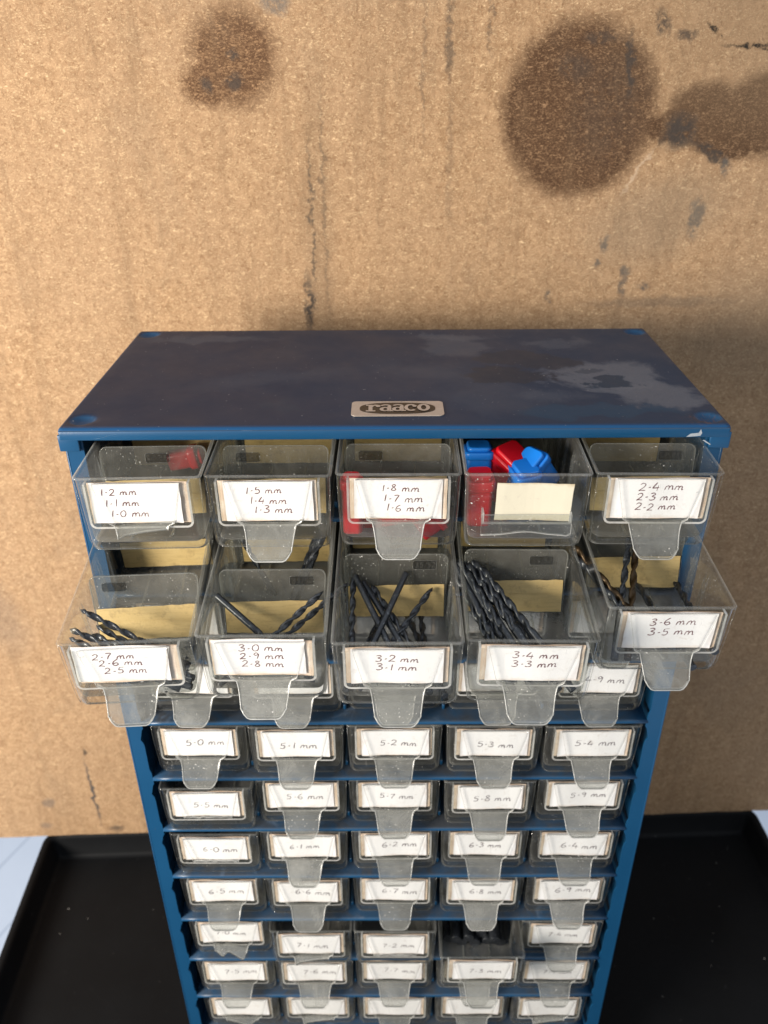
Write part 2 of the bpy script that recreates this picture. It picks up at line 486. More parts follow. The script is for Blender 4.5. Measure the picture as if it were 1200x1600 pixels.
def m_paper(name, col, stain, amt):
    t = NT(name); v = t.obj(True)
    c = t.mix(t.noise(v, 70, 5, .7), tuple(k*.93 for k in col), col)
    o = t.obj(); sp = t.n('ShaderNodeSeparateXYZ'); t.l(o, sp.inputs[0])
    ax = t.math('ABSOLUTE', sp.outputs['X']); az = t.math('ABSOLUTE', sp.outputs['Z'])
    e = t.math('MAXIMUM', t.math('DIVIDE', ax, .0215), t.math('DIVIDE', az, .0102))
    e = t.math('ADD', e, t.math('MULTIPLY', t.math('SUBTRACT', t.noise(v, 160, 4), .5), .5))
    c = t.mix(t.ramp(e, [(.82, 0.0), (1.0, amt)]), c, stain)
    sm = t.ramp(t.noise(v, 210, 6, .75, 1.0), [(.56, 0.0), (.72, .5)])
    c = t.mix(sm, c, (.42, .37, .32))
    p = t.bsdf(c, .8, Specular_IOR_Level=.2)
    t.bump(p, t.noise(v, 120, 3), .25, .0004)
    return t.done(p)

def m_tape():
    t = NT('masking_tape'); v = t.obj(True)
    c = t.mix(t.noise(v, 80, 5, .7), (.50, .345, .13), (.66, .50, .24))
    mp = t.n('ShaderNodeMapping'); t.l(v, mp.inputs[0]); mp.inputs['Scale'].default_value = (.15, 1, 1)
    c = t.mix(t.ramp(t.noise(mp.outputs[0], 900, 3), [(.5, 0.0), (.72, .35)]), c, (.32, .22, .09))
    c = t.mix(t.ramp(t.noise(v, 130, 5, .75), [(.54, 0.0), (.70, .6)]), c, (.25, .17, .08))
    p = t.bsdf(c, .6)
    t.bump(p, t.noise(v, 900, 2), .3, .0003)
    return t.done(p)

def m_steel():
    t = NT('black_oxide_steel'); v = t.obj(True)
    n = t.noise(v, 300, 4, .7)
    c = t.mix(n, (.012, .014, .018), (.045, .050, .060))
    c = t.mix(t.ramp(t.noise(v, 520, 4, .8), [(.57, 0.0), (.70, .7)]), c, (.24, .26, .28))
    return t.done(t.bsdf(c, t.math('MULTIPLY_ADD', n, .25, .22), Metallic=.40, Specular_IOR_Level=.8))

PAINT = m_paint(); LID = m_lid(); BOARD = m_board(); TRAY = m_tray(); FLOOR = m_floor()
CLEAR = m_clear('clear_plastic', .034, edge=.19, hazecol=(.44, .435, .41))
RIM = m_clear('clear_plastic_rim', .20, edge=.25, hazecol=(.50, .50, .47), rough=.10, specks=False)  # paler haze in rim, corner and edge stands in for refracted light
CORNER = m_clear('clear_plastic_corner', .10, edge=.22, hazecol=(.42, .42, .40), rough=.12)
DUSTY = m_clear('dusty_clear_floor', .74, edge=.1, hazecol=(.27, .26, .24), rough=.3)
TAB = m_clear('scuffed_clear_plastic', .31, edge=.22, hazecol=(.44, .44, .41), rough=.22)
PLATE = m_clear('clear_label_window', .008, tint=(.985, .985, .98), edge=.12, specks=True, spec=.45)
EDGE = m_clear('clear_plastic_edge', .62, edge=.3, hazecol=(.72, .72, .69), specks=False, rough=.2)
DIVM = m_clear('clear_divider_plastic', .14, edge=.25, hazecol=(.42, .41, .375), rough=.3)
WHITE = m_paper('white_label_paper', (.71, .71, .705), (.55, .43, .33), .38)
CREAM = m_paper('old_cream_card', (.74, .65, .55), (.46, .30, .18), .55)
YELLOW = m_paper('yellowed_paper', (.60, .56, .44), (.42, .33, .20), .8)
TAPE = m_tape(); STEEL = m_steel()
BRONZE = m_simple('bronze_steel', (.060, .036, .016), .4, .3, 300, Metallic=.6)
BRIGHT = m_simple('bright_steel', (.30, .28, .25), .3, .2, 300, Metallic=.9)
INK = m_simple('brown_ink', (.110, .036, .040), .6, .4, 500)
GREYINK = m_simple('grey_ink', (.13, .11, .12), .6, .4, 500)
RED = m_simple('red_plastic', (.58, .006, .014), .28, .15, 90)
BLUE = m_simple('blue_plastic', (.010, .17, .60), .28, .15, 90)
FOIL = m_simple('badge_foil', (.46, .40, .35), .38, .2, 260, Metallic=.35)
BADGE = m_simple('badge_dark', (.030, .021, .015), .45, .2, 200)
CHIPW = m_simple('bare_metal_chip', (.30, .33, .36), .45, .3, 500)
DARKBACK = m_simple('dark_liner', (.012, .013, .015), .6, .2, 60)
CHIP = m_simple('pale_chip', (.20, .19, .17), .7, .2, 200)

# ================================================================== setting: board, tray, floor
TH = radians(2.26)
# floor
b = MB(); b.add([(-4000, -3000, 0), (4000, -3000, 0), (4000, 5000, 0), (-4000, 5000, 0)], [(0, 1, 2, 3)])
tag(link('floor', b.mesh('floor', [FLOOR]), None, (0, 0, -750), (0, 0, radians(-24))), 'pale blue painted boards far below the bench tray', kind='structure')

# tray (frame turned with the board): origin at back left outer corner
tray = link('bench_tray', None, None, (-343, 210, 0), (0, 0, TH))
tag(tray, 'black painted shallow tray with raised rim carrying the blue drawer cabinet', 'tray')
b = MB()
W, D0 = 711, -560
R = []
for (ins, z) in ((0, -4), (0, 22), (.8, 24.3), (2.5, 25), (4.5, 25), (6.5, 24), (8, 21), (11, 3), (13, .8), (16, 0)):
    R.append(rrect(ins, W-ins, D0+ins, -ins, z, max(3, 14-ins), 5))
b.rings(R, closed_top=True, closed_bot=True)
link('tray_base', b.mesh('tray_base', [TRAY]), tray)
b = MB()
b2 = [(2, 40, -40, -2), (W-40, W-2, -40, -2), (2, 40, D0+2, D0+40), (W-40, W-2, D0+2, D0+40)]
for q in b2:
    bb = MB(); bb.rbox(q[0], q[1], q[2], q[3], -749.5, -4.2, 4, 1)
    link('leg', bb.mesh('leg', [TRAY]), tray)
dust = MB()
for k in range(70):
    x = random.choice([random.uniform(20, 190), random.uniform(530, 690)]); y = random.uniform(-330, -20)
    r = random.uniform(.15, .6)*(1.6 if random.random() < .1 else 1)
    a = random.uniform(0, 6)
    v = [(x+r*cos(a+j*pi/2.5)*random.uniform(.6, 1.3), y+r*sin(a+j*pi/2.5)*random.uniform(.6, 1.3), .02) for j in range(5)]
    dust.add(v+[(x, y, r*.6)], [(i, (i+1) % 5, 5) for i in range(5)])
tag(link('swarf_crumbs', dust.mesh('swarf_crumbs', [CHIP]), None, (-343, 210, .05), (0, 0, TH)), 'pale crumbs scattered on the black tray', 'crumbs', kind='stuff')

# hardboard sheet standing on the rear rim of the tray
b = MB()
n_ = 60
xs = [-190+i*(1120/n_) for i in range(n_+1)]
front = []
for i, x in enumerate(xs):
    zb = 25.6+.35*sin(x*.05)+.25*sin(x*.17+1)
    front.append((x, zb))
poly = front+[(930, 960), (-190, 960)]
b.prism(poly, -7.0, -1.0)
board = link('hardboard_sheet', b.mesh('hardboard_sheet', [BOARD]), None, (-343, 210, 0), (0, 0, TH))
tag(board, 'large brown hardboard sheet with round oil stains standing behind the blue cabinet', 'board')

# ================================================================== cabinet
H = 551.0; PITCH = 44.2; LIP0 = 6.0
def lipz(k): return H-LIP0-PITCH*k       # underside of the lip of shelf k
cabinet = link('drawer_cabinet', None, None, (0, 0, 0))
tag(cabinet, 'blue steel small parts cabinet with rows of clear drawers and a dusty top', 'cabinet')
# top cover
b = MB()
top = MB()
R = []
X0, X1, Y0, Y1 = -154, 154, -1.6, 147
for (ins, z) in ((0, H-5.6), (0, H-1.9), (.45, H-.9), (1.1, H-.35), (1.9, H-.12)):
    R.append(rrect(X0+ins, X1-ins, Y0+ins, Y1-ins, z, 3.0-ins*.6, 5))
top.rings(R, closed_top=False, closed_bot=True)
nx, ny = 150, 74
gx0, gx1, gy0, gy1 = X0+1.9, X1-1.9, Y0+1.9, Y1-1.9
dim = ((-145, 9.5), (146, 9), (-145.5, 138), (145.5, 138))
V = []
for j in range(ny+1):
    for i in range(nx+1):
        x = gx0+(gx1-gx0)*i/nx; y = gy0+(gy1-gy0)*j/ny
        z = H-.12
        ed = min(x-gx0, gx1-x, y-gy0, gy1-y)
        z += .12*min(1, ed/3)
        for dx, dy in dim:
            d = sqrt((x-dx)**2+(y-dy)**2)
            if d < 6.2: z -= 1.9*min(1, (6.2-d)/2.6)**1.2
        z += (.25*sin(x*.021+1)*sin(y*.034))*min(1, ed/12)
        V.append((x, y, z))
top.add(V, [(j*(nx+1)+i, j*(nx+1)+i+1, (j+1)*(nx+1)+i+1, (j+1)*(nx+1)+i) for j in range(ny) for i in range(nx)], 0, True)
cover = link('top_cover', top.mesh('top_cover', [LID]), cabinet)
# skirts and the deeper folded corners are plain blue
sk = MB()
sk.rbox(-154, -152.6, -1.4, 146.8, H-11, H-5.5, .6, .4); sk.rbox(152.6, 154, -1.4, 146.8, H-11, H-5.5, .6, .4)
sk.rbox(-154, -144.4, -1.75, -.3, H-11.2, H-3.0, .7, .5); sk.rbox(144.4, 154, -1.75, -.3, H-11.2, H-3.0, .7, .5)
sk.rbox(-153, 153, -1.9, -.4, H-5.7, H-1.0, .7, .6)
link('cover_skirt', sk.mesh('cover_skirt', [PAINT]), cabinet)
ch = MB()
ch.add([(133.2, -1.96, H-5.2), (135.0, -1.96, H-3.6), (138.6, -1.96, H-3.2), (139.4, -1.96, H-1.4), (140.2, -1.96, H-3.4), (139.6, -1.96, H-4.7), (136.5, -1.96, H-5.0)], [tuple(range(7))])
ch.add([(141.0, -1.80, H-7.0), (141.8, -1.80, H-6.8), (145.2, -1.80, H-9.0), (144.9, -1.80, H-9.4)], [(0, 1, 2, 3)])
ch.add([(-150, -1.80, H-3.6), (-147, -1.80, H-3.1), (-145.0, -1.80, H-3.4), (-144.8, -1.80, H-5.0), (-145.4, -1.80, H-4.1), (-149, -1.80, H-3.9)], [tuple(range(6))])
link('paint_chip', ch.mesh('paint_chip', [CHIPW]), cabinet)
# badge: a foil plate with a dark oval and slab letters
bp = MB(); bp.rings([rrect(-21.9, 21.9, -8.9, 8.9, 0, 2.4, 5), rrect(-21.9, 21.9, -8.9, 8.9, .35, 2.4, 5)], smooth=False)
badge = link('brand_badge', bp.mesh('brand_badge', [FOIL]), cabinet, (1.9, 19.8, H+.22))
ov = MB()
def oval(rx, ry, z, n=48, p=2.6):
    return [(math.copysign(abs(cos(2*pi*k/n))**(2/p), cos(2*pi*k/n))*rx, math.copysign(abs(sin(2*pi*k/n))**(2/p), sin(2*pi*k/n))*ry, z) for k in range(n)]
ov.rings([oval(18.0, 6.9, 0), oval(18.0, 6.9, .06)], smooth=False)
link('badge_oval', ov.mesh('badge_oval', [BADGE]), badge, (0, 0, .38))
lt = MB()
ROT = Matrix.Rotation(radians(-90), 4, 'X')   # XZ strokes laid flat: z -> y
LAY = Matrix(((1, 0, 0, 0), (0, 0, 1, 0), (0, -1, 0, 0), (0, 0, 0, 1)))  # (x,y,z)->(x,z,-y)
LV = [0.0]
def lay_mb(vs, fs):
    LV[0] -= .02
    lt.add([(x*.95, LV[0], z) for x, z in vs], fs, M=LAY)
def bar(x0, x1, z0, z1): lay_mb([(x0, z0), (x1, z0), (x1, z1), (x0, z1)], [(0, 1, 2, 3)])
def thick(outer, inner):
    n = len(outer)
    lay_mb(list(outer)+list(inner), [(i, (i+1) % n, n+(i+1) % n, n+i) for i in range(n)])
def ringpts(cx, cz, rx, rz, n=28, off=0): return [(cx+rx*cos(2*pi*k/n+off), cz+rz*sin(2*pi*k/n+off)) for k in range(n)]
def arcband(cx, cz, rx, rz, wx, wz, a0, a1, n=18):
    o = []; i_ = []
    for k in range(n+1):
        a = radians(a0+(a1-a0)*k/n)
        o.append((cx+rx*cos(a), cz+rz*sin(a))); i_.append((cx+(rx-wx)*cos(a), cz+(rz-wz)*sin(a)))
    lay_mb(o+i_, [(k, k+1, n+2+k, n+1+k) for k in range(n)])
hh = 4.1
# r
bar(-14.2, -12.2, -hh, hh); bar(-15.5, -10.7, -hh, -hh+1.4); bar(-15.5, -14.2, hh-1.3, hh)
arcband(-10.6, 1.2, 2.4, 2.9, 1.1, 1.4, 30, 175); 
lay_mb(ringpts(-9.4, 2.4, 1.25, 1.3, 14), [tuple(range(14))])
# a, a
for ax in (-5.6, .6):
    bar(ax+.9, ax+2.8, -hh, 2.2); bar(ax+2.8, ax+3.9, -hh, -hh+1.3)
    arcband(ax, 2.0, 2.8, 2.2, 1.3, 1.2, 0, 165)
    thick(ringpts(ax-.5, -1.7, 2.5, 2.5), ringpts(ax-.2, -1.7, 1.0, 1.4))
# c
arcband(7.1, 0, 3.4, hh+.1, 1.8, 1.4, 55, 312)
lay_mb(ringpts(8.9, 1.9, 1.1, 1.2, 14), [tuple(range(14))])
# o
thick(ringpts(13.4, 0, 3.2, hh+.1), ringpts(13.4, 0, 1.3, hh-1.4))
link('lettering', lt.mesh('lettering', [FOIL]), badge, (-.3, 0, .5))

# sides
for sx in (-1, 1):
    p = MB()
    xa, xb = sorted((sx*152, sx*151.0))
    p.rbox(xa, xb, .8, 146, 1, H-4.5, .3, .2)
    # front flange with a dark notch under every shelf
    poly = [(152, 1), (152, H-5)]
    poly.append((143.4, H-5))
    for k in range(1, 13):
        z = lipz(k)
        if z < 8: break
        poly += [(143.4, z+9), (142.6, z+6), (142.4, z-3), (143.2, z-4), (145.0, z-11.5), (143.8, z-14), (143.4, z-17)]
    poly += [(143.4, 1)]
    poly = [(sx*a, c) for a, c in poly]
    if sx > 0: poly = poly[::-1]
    p.prism(poly, 0, 1.0)
    p.rbox(min(sx*152, sx*150.8), max(sx*152, sx*150.8), -.15, 2.0, 1, H-5, .55, .2)
    # inner column behind the flange
    xa, xb = sorted((sx*146.5, sx*147.5))
    p.box(xa, xb, 1.1, 20, 1.2, H-6)
    link('side_panel', p.mesh('side_panel', [PAINT]), cabinet)
p = MB(); p.rbox(-150.9, 150.9, 144.6, 145.8, 1, H-5, .3, .2)
link('back_panel', p.mesh('back_panel', [DARKBACK]), cabinet)
p = MB(); p.rbox(-150.9, 150.9, .5, 144.5, .2, 1.8, 1, .4)
link('bottom_panel', p.mesh('bottom_panel', [PAINT]), cabinet)
# shelves
for k in range(1, 13):
    z = lipz(k)
    if z < 8: break
    p = MB()
    prof = [(0.0, z), (-.55, z+.2), (-.8, z+.7), (-.8, z+1.6), (-.3, z+2.3), (.9, z+2.6), (144, z+2.6), (144, z+1.9), (1.2, z+1.8), (.5, z+1.3), (.6, z+.3)]
    n = len(prof)
    segs = 24
    V = []
    for i in range(segs+1):
        x = -142.3+284.6*i/segs
        V += [(x, y, zz) for y, zz in prof]
    F = [(i*n+j, i*n+(j+1) % n, (i+1)*n+(j+1) % n, (i+1)*n+j) for i in range(segs) for j in range(n)]
    F += [tuple(range(n))[::-1], tuple(segs*n+j for j in range(n))]
    p.add(V, F, 0, True)
    link('shelf', p.mesh('shelf', [PAINT]), cabinet)
    # low drawer guides pressed up between the columns
    if k <= 11:
        g = MB()
        for cx in (-84.5, -28, 28.5, 85):
            g.rbox(cx-.9, cx+.9, 9, 140, z+2.4, z+6.2, .8, .5)
        link('drawer_guide', g.mesh('drawer_guide', [PAINT]), cabinet)

# ================================================================== handwriting
GL = {
 '0': [[(.30, 1.0), (.08, .75), (.04, .35), (.22, .02), (.46, .12), (.55, .55), (.44, .92), (.26, .98)]],
 '1': [[(.26, 1.0), (.22, .5), (.20, 0.0)]],
 '2': [[(.06, .78), (.24, 1.0), (.48, .86), (.40, .50), (.04, .04), (.20, .08), (.56, .04)]],
 '3': [[(.08, .92), (.34, 1.0), (.48, .80), (.22, .56), (.50, .40), (.46, .10), (.20, 0.0), (.02, .12)]],
 '4': [[(.30, 1.0), (.04, .36), (.08, .32), (.56, .34)], [(.44, .62), (.40, -.05)]],
 '5': [[(.18, .96), (.12, .58), (.40, .58), (.50, .28), (.34, .02), (.04, .06)], [(.16, .96), (.56, 1.0)]],
 '6': [[(.44, 1.0), (.14, .66), (.06, .24), (.26, 0.0), (.50, .16), (.40, .42), (.12, .34)]],
 '7': [[(.06, .96), (.52, .98), (.34, .5), (.22, 0.0)]],
 '8': [[(.46, .84), (.28, 1.0), (.10, .80), (.30, .54), (.50, .24), (.30, 0.0), (.06, .18), (.24, .50), (.46, .84)]],
 '9': [[(.46, .74), (.28, .98), (.08, .74), (.26, .54), (.48, .78), (.44, .4), (.36, 0.0)]],
 'm': [[(.02, .0), (.10, .46), (.13, .42), (.27, .56), (.34, .36), (.33, .02)], [(.34, .30), (.50, .56), (.62, .42), (.63, .06), (.74, .12)]],
 '.': [[(.10, .36), (.16, .40), (.22, .42), (.27, .40)]],
 '/': [[(.05, -.1), (.5, 1.1)]],
}
ADV = {'1': .46, '.': .44, 'm': .86, ' ': .34, '/': .55}
def write(mb, text, x, z, h, w, rnd, y=0.0, slope=0.0, wide=1.0):
    cx = x
    for ch in text:
        if ch in GL:
            jz = rnd.uniform(-.05, .05)*h; sc = rnd.uniform(.93, 1.07)
            for st in GL[ch]:
                pts = []
                for (a, c) in st:
                    px = a*h*wide*sc+c*h*.10+rnd.uniform(-.02, .02)*h
                    pz = c*h*sc+jz+rnd.uniform(-.02, .02)*h
                    X = cx+px
                    pts.append((X, z+pz+slope*(X-x)))
                mb.ribbon(pts, w*rnd.uniform(.85, 1.15), y)
        cx += (ADV.get(ch, .72))*h*wide
    return cx-x

# ================================================================== drawer meshes
def ring_drawer(hw, y0, y1, z, r): return rrect(-hw, hw, y0, y1, z, r, 6)
def body_mesh():
    b = MB()
    outer = [ring_drawer(27.65, 0, 138.4, 0, 2.0), ring_drawer(27.75, -.1, 138.5, -.4, 2.0), ring_drawer(27.65, 0, 138.4, -.95, 2.0),
             ring_drawer(27.05, .6, 137.7, -1.3, 2.2), ring_drawer(26.7, 1.0, 137.3, -18, 3.0), ring_drawer(26.3, 1.4, 136.8, -33.4, 3.6),
             ring_drawer(26.0, 1.7, 136.3, -36.0, 3.8), ring_drawer(25.3, 2.4, 135.3, -37.9, 3.8), ring_drawer(23.9, 3.9, 134, -38.5, 3.4)]
    n = len(outer[0])
    inner = [ring_drawer(26.5, 1.2, 137.2, 0, 1.5), ring_drawer(25.9, 1.8, 136.6, -1.6, 1.6), ring_drawer(25.5, 2.2, 136.1, -18, 2.4), ring_drawer(25.1, 2.6, 135.6, -31.5, 3.0),
             ring_drawer(24.6, 3.1, 135.0, -34.0, 3.2), ring_drawer(23.2, 4.5, 133.6, -35.4, 2.8)]
    V = []; F = []; MI = []
    rings = outer
    for r in rings: V += r
    for a in range(len(rings)-1):
        for i in range(n):
            j = (i+1) % n
            F.append((a*n+i, (a+1)*n+i, (a+1)*n+j, a*n+j)); MI.append(1 if a in (0, 1) else (3 if a == 7 else (2 if a == 6 else 0)))
    o = (len(rings)-1)*n
    F.append(tuple(o+i for i in reversed(range(n)))); MI.append(0)
    c = len(V)
    for r in inner: V += r
    for a in range(len(inner)-1):
        for i in range(n):
            j = (i+1) % n
            F.append((c+a*n+i, c+a*n+j, c+(a+1)*n+j, c+(a+1)*n+i)); MI.append(3 if a == 4 else (2 if a == 3 else 0))
    o2 = c+(len(inner)-1)*n
    F.append(tuple(o2+i for i in range(n))); MI.append(3)
    for i in range(n):
        j = (i+1) % n
        F.append((i, j, c+j, c+i)); MI.append(1)
    b.add(V, F, MI, True)
    # guide ribs for the dividers, pointed at the top
    for ly in (30, 46, 62, 78, 94, 110):
        for s in (-1, 1):
            for d in (-1.5, 1.5):
                zt = -4
                xw = 25.6; xi = 24.4
                v = []
                for (z, hw_, dep) in ((zt, .10, .1), (-9, .5, 1.1), (-34.6, .65, 1.5)):
                    xo = s*(25.62-(-z)*.028)
                    for (yy, xx) in ((-hw_, xo), (0, xo-s*dep), (hw_, xo)):
                        v.append((xx, ly+d+yy, z))
                b.add(v, [(0, 1, 4, 3), (1, 2, 5, 4), (3, 4, 7, 6), (4, 5, 8, 7)], 2)
    lowr = ring_drawer(25.6, 2.0, 135.6, -37.5, 3.9)
    b.tube(lowr+[lowr[0]], .26, 5, 2)  # thin paler tubes stand in for light refracted along the rounded edges
    for s in (-1, 1):
        b.tube([(s*27.0, .75, -1.4), (s*26.65, 1.5, -18), (s*26.0, 2.3, -33), (s*25.4, 3.0, -36.8)], .22, 5, 2)
    for x in (-9, 9):
        b.box(x-.5, x+.5, 8, 132, -35.1, -34.5, 1)
    return b.mesh('drawer_body', [CLEAR, RIM, CORNER, DUSTY])

def handle_mesh(kind, rnd):
    """window plate in front of the label that narrows, then curls out and down as the pull"""
    prof = [(0, 2.9, -1.6, 18.8), (.25, 2.95, -8, 17.4), (.5, 3.0, -15, 15.8), (.68, 3.1, -21.6, 14.3), (.695, 3.2, -22.2, 12.0), (.78, 4.4, -25, 11.2), (.84, 6.6, -28, 10.6),
            (.90, 9.2, -30.6, 10.1), (.95, 11.4, -32.9, 9.7), (1.0, 12.9, -36.0, 9.3)]
    def at(t):
        for a, b in zip(prof, prof[1:]):
            if t <= b[0]+1e-9:
                k = (t-a[0])/(b[0]-a[0]); k2 = k
                return [a[i]+(b[i]-a[i])*k2 for i in (1, 2, 3)]
        return list(prof[-1][1:])
    NU, NV = 16, 30
    def tmax(u):
        a = abs(u)
        if kind == 'full': return 1.0-.075*max(0, (a-.55)/.45)**2.8
        if kind == 'stub': return .785-.03*u+(.012 if u < -.8 else 0)
        if kind == 'jagged':
            P_ = ((-1, .80), (-.55, .875), (-.2, .815), (.85, .91), (1, .80)) if rnd[0] < 2 else ((-1, .76), (-.3, .80), (.5, .845), (1, .745))
            for (a_, ta), (b_, tb) in zip(P_, P_[1:]):
                if u <= b_+1e-9: return ta+(tb-ta)*(u-a_)/(b_-a_)
            return P_[-1][1]
        if kind == 'worn': return .93+.035*sin(u*2.5+rnd[0])
        if kind == 'gone': return .675+.008*sin(u*14+rnd[0])+.005*sin(u*31)
    b = MB()
    th = 1.25
    Fr, Bk = [], []
    for j in range(NV+1):
        for i in range(NU+1):
            u = -1+2*i/NU
            t = tmax(u)*j/NV
            o, z, w = at(t)
            o2, z2, _ = at(min(1, t+.01)); o1, z1, _ = at(max(0, t-.01))
            d = Vector((-(o2-o1), z2-z1)); 
            if d.length < 1e-6: d = Vector((0, -1))
            d.normalize()
            nrm = Vector((d.y, -d.x))   # (y,z) outward-ish
            cup = .35*(u*u)             # slight curve across
            x = u*w
            Fr.append((x, -o-(-nrm.x)*0, z))
            Bk.append((x, -o+abs(nrm.x)*th, z+nrm.y*th*.9 if nrm.x < 0 else z-nrm.y*th*.9))
    m = NU+1
    V = Fr+Bk; nF = len(Fr); F = []; MI = []
    for j in range(NV):
        for i in range(NU):
            a = j*m+i
            tt = (j+.5)/NV*(1 if kind == 'full' else tmax(0))
            mi = 2 if tt < .69 else 0
            F.append((a, a+m, a+m+1, a+1)); MI.append(mi)
            F.append((nF+a, nF+a+1, nF+a+m+1, nF+a+m)); MI.append(mi)
    for j in range(NV):
        for i in (0, NU):
            a = j*m+i
            q = (a, nF+a, nF+a+m, a+m) if i else (a, a+m, nF+a+m, nF+a)
            F.append(q); MI.append(2 if (j+.5)/NV*tmax(1) < .69 else 1)
    for i in range(NU):
        a = i; F.append((a, a+1, nF+a+1, nF+a)); MI.append(1)
        a = NV*m+i; F.append((a, nF+a, nF+a+1, a+1)); MI.append(1)
    b.add(V, F, MI, True)
    # moulded bead, bright edge line put into its colour, along both slanting sides
    if kind != 'ledge':
        for s in (-1, 1):
            pts = []
            for k in range(26):
                t = tmax(s*.97)*k/25
                o, z, w = at(t); pts.append((s*(w-.15), -o-.05, z))
            b.tube(pts, [.13 if p_[2] > -21.8 else .25 for p_ in pts], 6, 1)
        if kind == 'full':
            pts = []
            for k in range(17):
                u = -1+2*k/16
                o, z, w = at(tmax(u)); pts.append((u*w, -o-.05, z))
            b.tube(pts, .30, 6, 1)
    return b.mesh('handle', [TAB, EDGE, PLATE])

def holder_mesh(broken=False):
    """U shaped ledge that holds the label card: sides and bottom, open above"""
    b = MB()
    def L(x): return x
    if not broken:
        # path of the ledge, corner rounded
        path = [(-22.2, -1.8), (-22.2, -19.5)]
        for k in range(5):
            a = radians(180+90*k/4); path.append((-19.7+2.5*cos(a), -21.0+2.5*sin(a)))
        path += [(-x, z) for x, z in reversed(path)]
        n = len(path)
        V = []; F = []
        for i, (x, z) in enumerate(path):
            a = path[max(0, i-1)]; c = path[min(n-1, i+1)]
            d = Vector((c[0]-a[0], c[1]-a[1])).normalized(); nn = Vector((-d.y, d.x))*.5
            V += [(x-nn.x, 1.6, z-nn.y), (x-nn.x, -2.4, z-nn.y), (x+nn.x, -2.4, z+nn.y), (x+nn.x, 1.6, z+nn.y)]
        MI = []
        for i in range(n-1):
            for j in range(4):
                F.append((i*4+j, i*4+(j+1) % 4, (i+1)*4+(j+1) % 4, (i+1)*4+j)); MI.append(1 if j == 1 else 0)
        F += [(0, 3, 2, 1), tuple((n-1)*4+k for k in range(4))]; MI += [1, 1]
        b.add(V, F, MI, False)
        # thin lips at the left and right that keep the card in
        for s in (-1, 1):
            xa, xb = sorted((s*22.5, s*20.3))
            b.box(xa, xb, -2.9, -2.2, -20.8, -2.0, 0)
    else:
        b.box(-19.5, 19.5, -3.2, 1.6, -23.6, -22.6, 0)
        b.box(-19.5, -18.6, -3.2, 1.6, -22.6, -17.5, 1); b.box(18.6, 19.5, -3.2, 1.6, -22.6, -17.0, 1)
        top_ = [(-19.8, -22.4), (19.8, -22.4)]
        low = []
        for k in range(21):
            x = 19.8-39.6*k/20
            low.append((x, -28.0+1.7*math.exp(-(x/9.0)**2)+(.5*sin(x) if x > 15 else 0)))
        b.prism((top_+low)[::-1], -4.4, -3.25, 0, 1)
        b.prism([(-19.8, -18.5), (19.8, -18.2), (19.8, -22.2), (-19.8, -22.2)][::-1], -3.6, -2.7, 0, 1)
        pts = [(x, -4.5, z) for x, z in low]
        b.tube(pts, .3, 6, 1)
    return b.mesh('label_holder', [CLEAR, EDGE])

def divider_mesh():
    b = MB()
    def outline(ins):
        o = []
        for cx, cz, a0 in ((24.4-3, -1-3, 0), (-24.4+3, -1-3, 90)):
            for k in range(5):
                a = radians(a0+90*k/4); o.append((cx+(3-ins)*cos(a), cz+(3-ins)*sin(a)))
        o += [(-23.0+ins, -34.2+ins), (23.0-ins, -34.2+ins)]
        return o
    O = outline(0)
    b.prism(O[::-1], -.7, .7, 0, 1)
    # raised bead round the outline
    pts = [(x, -.75, z) for x, z in [O[-1]]+O[:-2]+[O[-2]]]
    b.tube(pts, .33, 5, 1)
    return b.mesh('divider', [DIVM, RIM])

def mark_mesh(side):
    """moulded size mark: rounded frame with figures in it, on the divider's face"""
    b = MB()
    fr = rrect(-5.6, 5.6, -2.2, 2.2, 0, .9, 3)
    pts = [(x, -.1, y) for x, y, _ in fr]; pts.append(pts[0])
    b.tube(pts, .2, 5, 0)
    b.add([(x, 0.02, y) for x, y, _ in fr], [tuple(range(len(fr)))[::-1]], 1)
    rnd = random.Random(3)
    t = MB(); write(t, '35/52', -4.6, -1.2, 2.3, .36, rnd, -.12, 0, 1.25)
    sg = -1 if side else 1
    b.add([(x*sg, y, z) for x, y, z in t.v], t.f if sg > 0 else [f[::-1] for f in t.f], 0)
    return b.mesh('size_mark', [CORNER, DARKMARK])
tD = NT('dark_moulded_patch')
_a = tD.n('ShaderNodeBsdfTransparent'); _a.inputs[0].default_value = (.55, .55, .55, 1)
_b = tD.n('ShaderNodeBsdfGlossy'); _b.inputs['Roughness'].default_value = .25; _b.inputs[0].default_value = (.3, .3, .3, 1)
_m = tD.n('ShaderNodeMixShader'); _m.inputs[0].default_value = .12
tD.l(_a.outputs[0], _m.inputs[1]); tD.l(_b.outputs[0], _m.inputs[2])
DARKMARK = tD.done(_m)

def strip_mesh(var, wr=False):
    b = MB(); r = random.Random(var)
    n = 12; V = []; F = []
    zt = -16.6; zm = -23.5; zb = -33.2
    for i in range(n+1):
        x = -22.9+45.8*i/n
        j = r.uniform(-.25, .25)
        V += [(x, -1.15, zb+r.uniform(-.2, .2)), (x, -1.15, zm), (x, -1.55, zm+.2), (x, -1.4, zt+j*.8+.02*x)]
    for i in range(n):
        for k in range(3):
            F.append((i*4+k, (i+1)*4+k, (i+1)*4+k+1, i*4+k+1))
    b.add(V, F)
    return b.mesh('masking_tape_strip', [TAPE])

